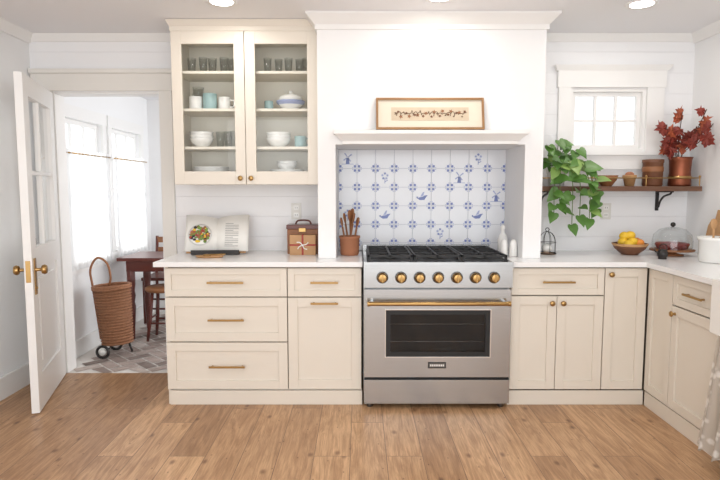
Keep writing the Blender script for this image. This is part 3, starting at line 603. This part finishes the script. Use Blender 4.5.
# ------------------------------------------------------------------ sunroom furniture
b=B("wooden_table");b.box(-2.16,-.9,.88,1.42,.72,.75,DWOOD);b.box(-2.1,-.96,.93,1.37,.62,.72,DWOOD)
for x in(-2.07,-.99):
    for y in(.96,1.34):b.lathe([(0,0),(.018,0),(.022,.1),(.034,.3),(.026,.34),(.036,.4),(.028,.44),(.036,.5),(.036,.63),(0,.63)],(x,y,0),DWOOD,16)
b.done(.003)
b=B("wooden_stool");x,y=-1.79,.98
b.lathe([(0,.44),(.14,.44),(.155,.455),(.155,.475),(.13,.485),(0,.48)],(x,y,0),MWOOD,24)
for k in range(4):
    an=k*pi/2+pi/4;c,s=math.cos(an),math.sin(an);b.tube([(x+.16*c,y+.16*s,0),(x+.13*c,y+.13*s,.2),(x+.1*c,y+.1*s,.45)],[.013,.018,.014],DWOOD)
    c2,s2=math.cos(an+pi/2),math.sin(an+pi/2);b.tube([(x+.14*c,y+.14*s,.16+.04*(k%2)),(x+.14*c2,y+.14*s2,.16+.04*(k%2))],.009,DWOOD)
b.done()
b=B("wooden_chair");x,y=-2.0,1.72
b.box(x-.2,x+.2,y-.2,y+.2,.44,.47,DWOOD)
for sx in(-.18,.18):
    b.tube([(x+sx,y-.18,0),(x+sx,y-.18,.44)],.016,DWOOD);b.tube([(x+sx,y+.18,0),(x+sx,y+.18,.45),(x+sx,y+.23,.86)],.016,DWOOD)
for z in(.56,.68,.79):b.box(x-.18,x+.18,y+.19+(z-.5)*.08,y+.205+(z-.5)*.08,z,z+.06,MWOOD)
for z in(.15,.25):b.tube([(x-.18,y-.18,z),(x+.18,y-.18,z)],.01,DWOOD)
b.done()
# wicker cart
b=B("wicker_basket_cart");x,y=-2.0,.48
b.M=Matrix.Translation((x,y,.092))@Matrix.Rotation(math.radians(-4),4,'Y')@Matrix.Scale(.93,4)
H=.5
b.lathe([(0,0),(.12,0),(.125,.005),(.15,H),(.14,H),(.115,.012),(0,.012)],(0,0,0),WICK,24,None,1,.8)
for k in range(20):
    z=.012+k*(H-.02)/19;r=.128+.026*z/H
    P=[((r+.004*(1 if (i+k)%2 else -1))*math.cos(2*pi*i/36),.8*(r+.004*(1 if (i+k)%2 else -1))*math.sin(2*pi*i/36),z) for i in range(36)];b.tube(P,.0085,WICK,5,True)
for dz in(0,.018):b.tube([(.158*math.cos(2*pi*i/30),.128*math.sin(2*pi*i/30),H+dz) for i in range(30)],.013,WICK,6,True)
b.tube(smooth([(-.145,0,.05),(-.165,0,H),(-.17,0,H+.17),(-.1,0,H+.27),(-.02,0,H+.22),(.0,0,H+.1),(-.02,0,H+.02)]),.01,MWOOD,8)
b.tube([(-.08,-.13,-.04),(-.08,.13,-.04)],.006,IRON)
for yy in(-.14,.12):
    b.ring((-.08,yy+.01,-.038),.05,.012,IRON,28,'y',8);b.cyl((-.08,yy,-.038),.028,.02,WHITE,'y')
b.tube([(.1,0,.0),(.12,0,-.085)],.01,IRON)
b.done()
# ------------------------------------------------------------------ recessed lights
for x,y in((-.8,-.7),(.45,-.78),(1.65,-.66),(-1.2,-2.6),(0.3,-2.6),(1.7,-2.6)):
    b=B("recessed_ceiling_light");b.lathe([(.062,.004),(.085,-.004),(.09,.0),(.09,.008)],(x,y,ZC-.006),TRIM);b.lathe([(0,.0),(.064,.0),(.064,.004)],(x,y,ZC-.005),LAMP);b.done()
    l=bpy.data.lights.new("recessed_lamp","AREA");l.shape='DISK';l.size=.12;l.energy=3;l.color=(1,.95,.88);o=bpy.data.objects.new("recessed_lamp",l);col.objects.link(o);o.location=(x,y,ZC-.02)
def area(name,loc,rot,sx,sy,e,c=(1,1,1)):
    l=bpy.data.lights.new(name,"AREA");l.shape='RECTANGLE';l.size=sx;l.size_y=sy;l.energy=e;l.color=c;o=bpy.data.objects.new(name,l);col.objects.link(o);o.location=loc;o.rotation_euler=rot
area("window_daylight_rear",(0,-5.2,1.5),(pi/2,0,0),4,1.8,62,(.97,.985,1))  # added soft fill behind the camera; the rear is open, with no window
area("sunroom_daylight",(1.1,1.1,1.4),(0,pi/2,0),1.6,1.6,30,(.98,.99,1))  # added fill lamp, out of view at the open right end, brightens the sunroom
sl=bpy.data.lights.new("sun","SUN");sl.energy=3.2;sl.angle=math.radians(25);sl.color=(1,.98,.95);so=bpy.data.objects.new("sun",sl);col.objects.link(so)
so.rotation_euler=Vector((1,-.06,-.55)).to_track_quat('-Z','Y').to_euler()
w=bpy.data.worlds.new("world");scene.world=w;w.use_nodes=True;bg=w.node_tree.nodes["Background"];bg.inputs[0].default_value=(.95,.975,1,1);bg.inputs[1].default_value=1.5
cd=bpy.data.cameras.new("camera");co=bpy.data.objects.new("camera",cd);col.objects.link(co);scene.camera=co
co.location=(0,-4.05,1.36);co.rotation_euler=(pi/2-math.atan(51/560.),0,0);cd.sensor_width=36;cd.lens=28;cd.clip_start=.05
scene.view_settings.view_transform='Standard'
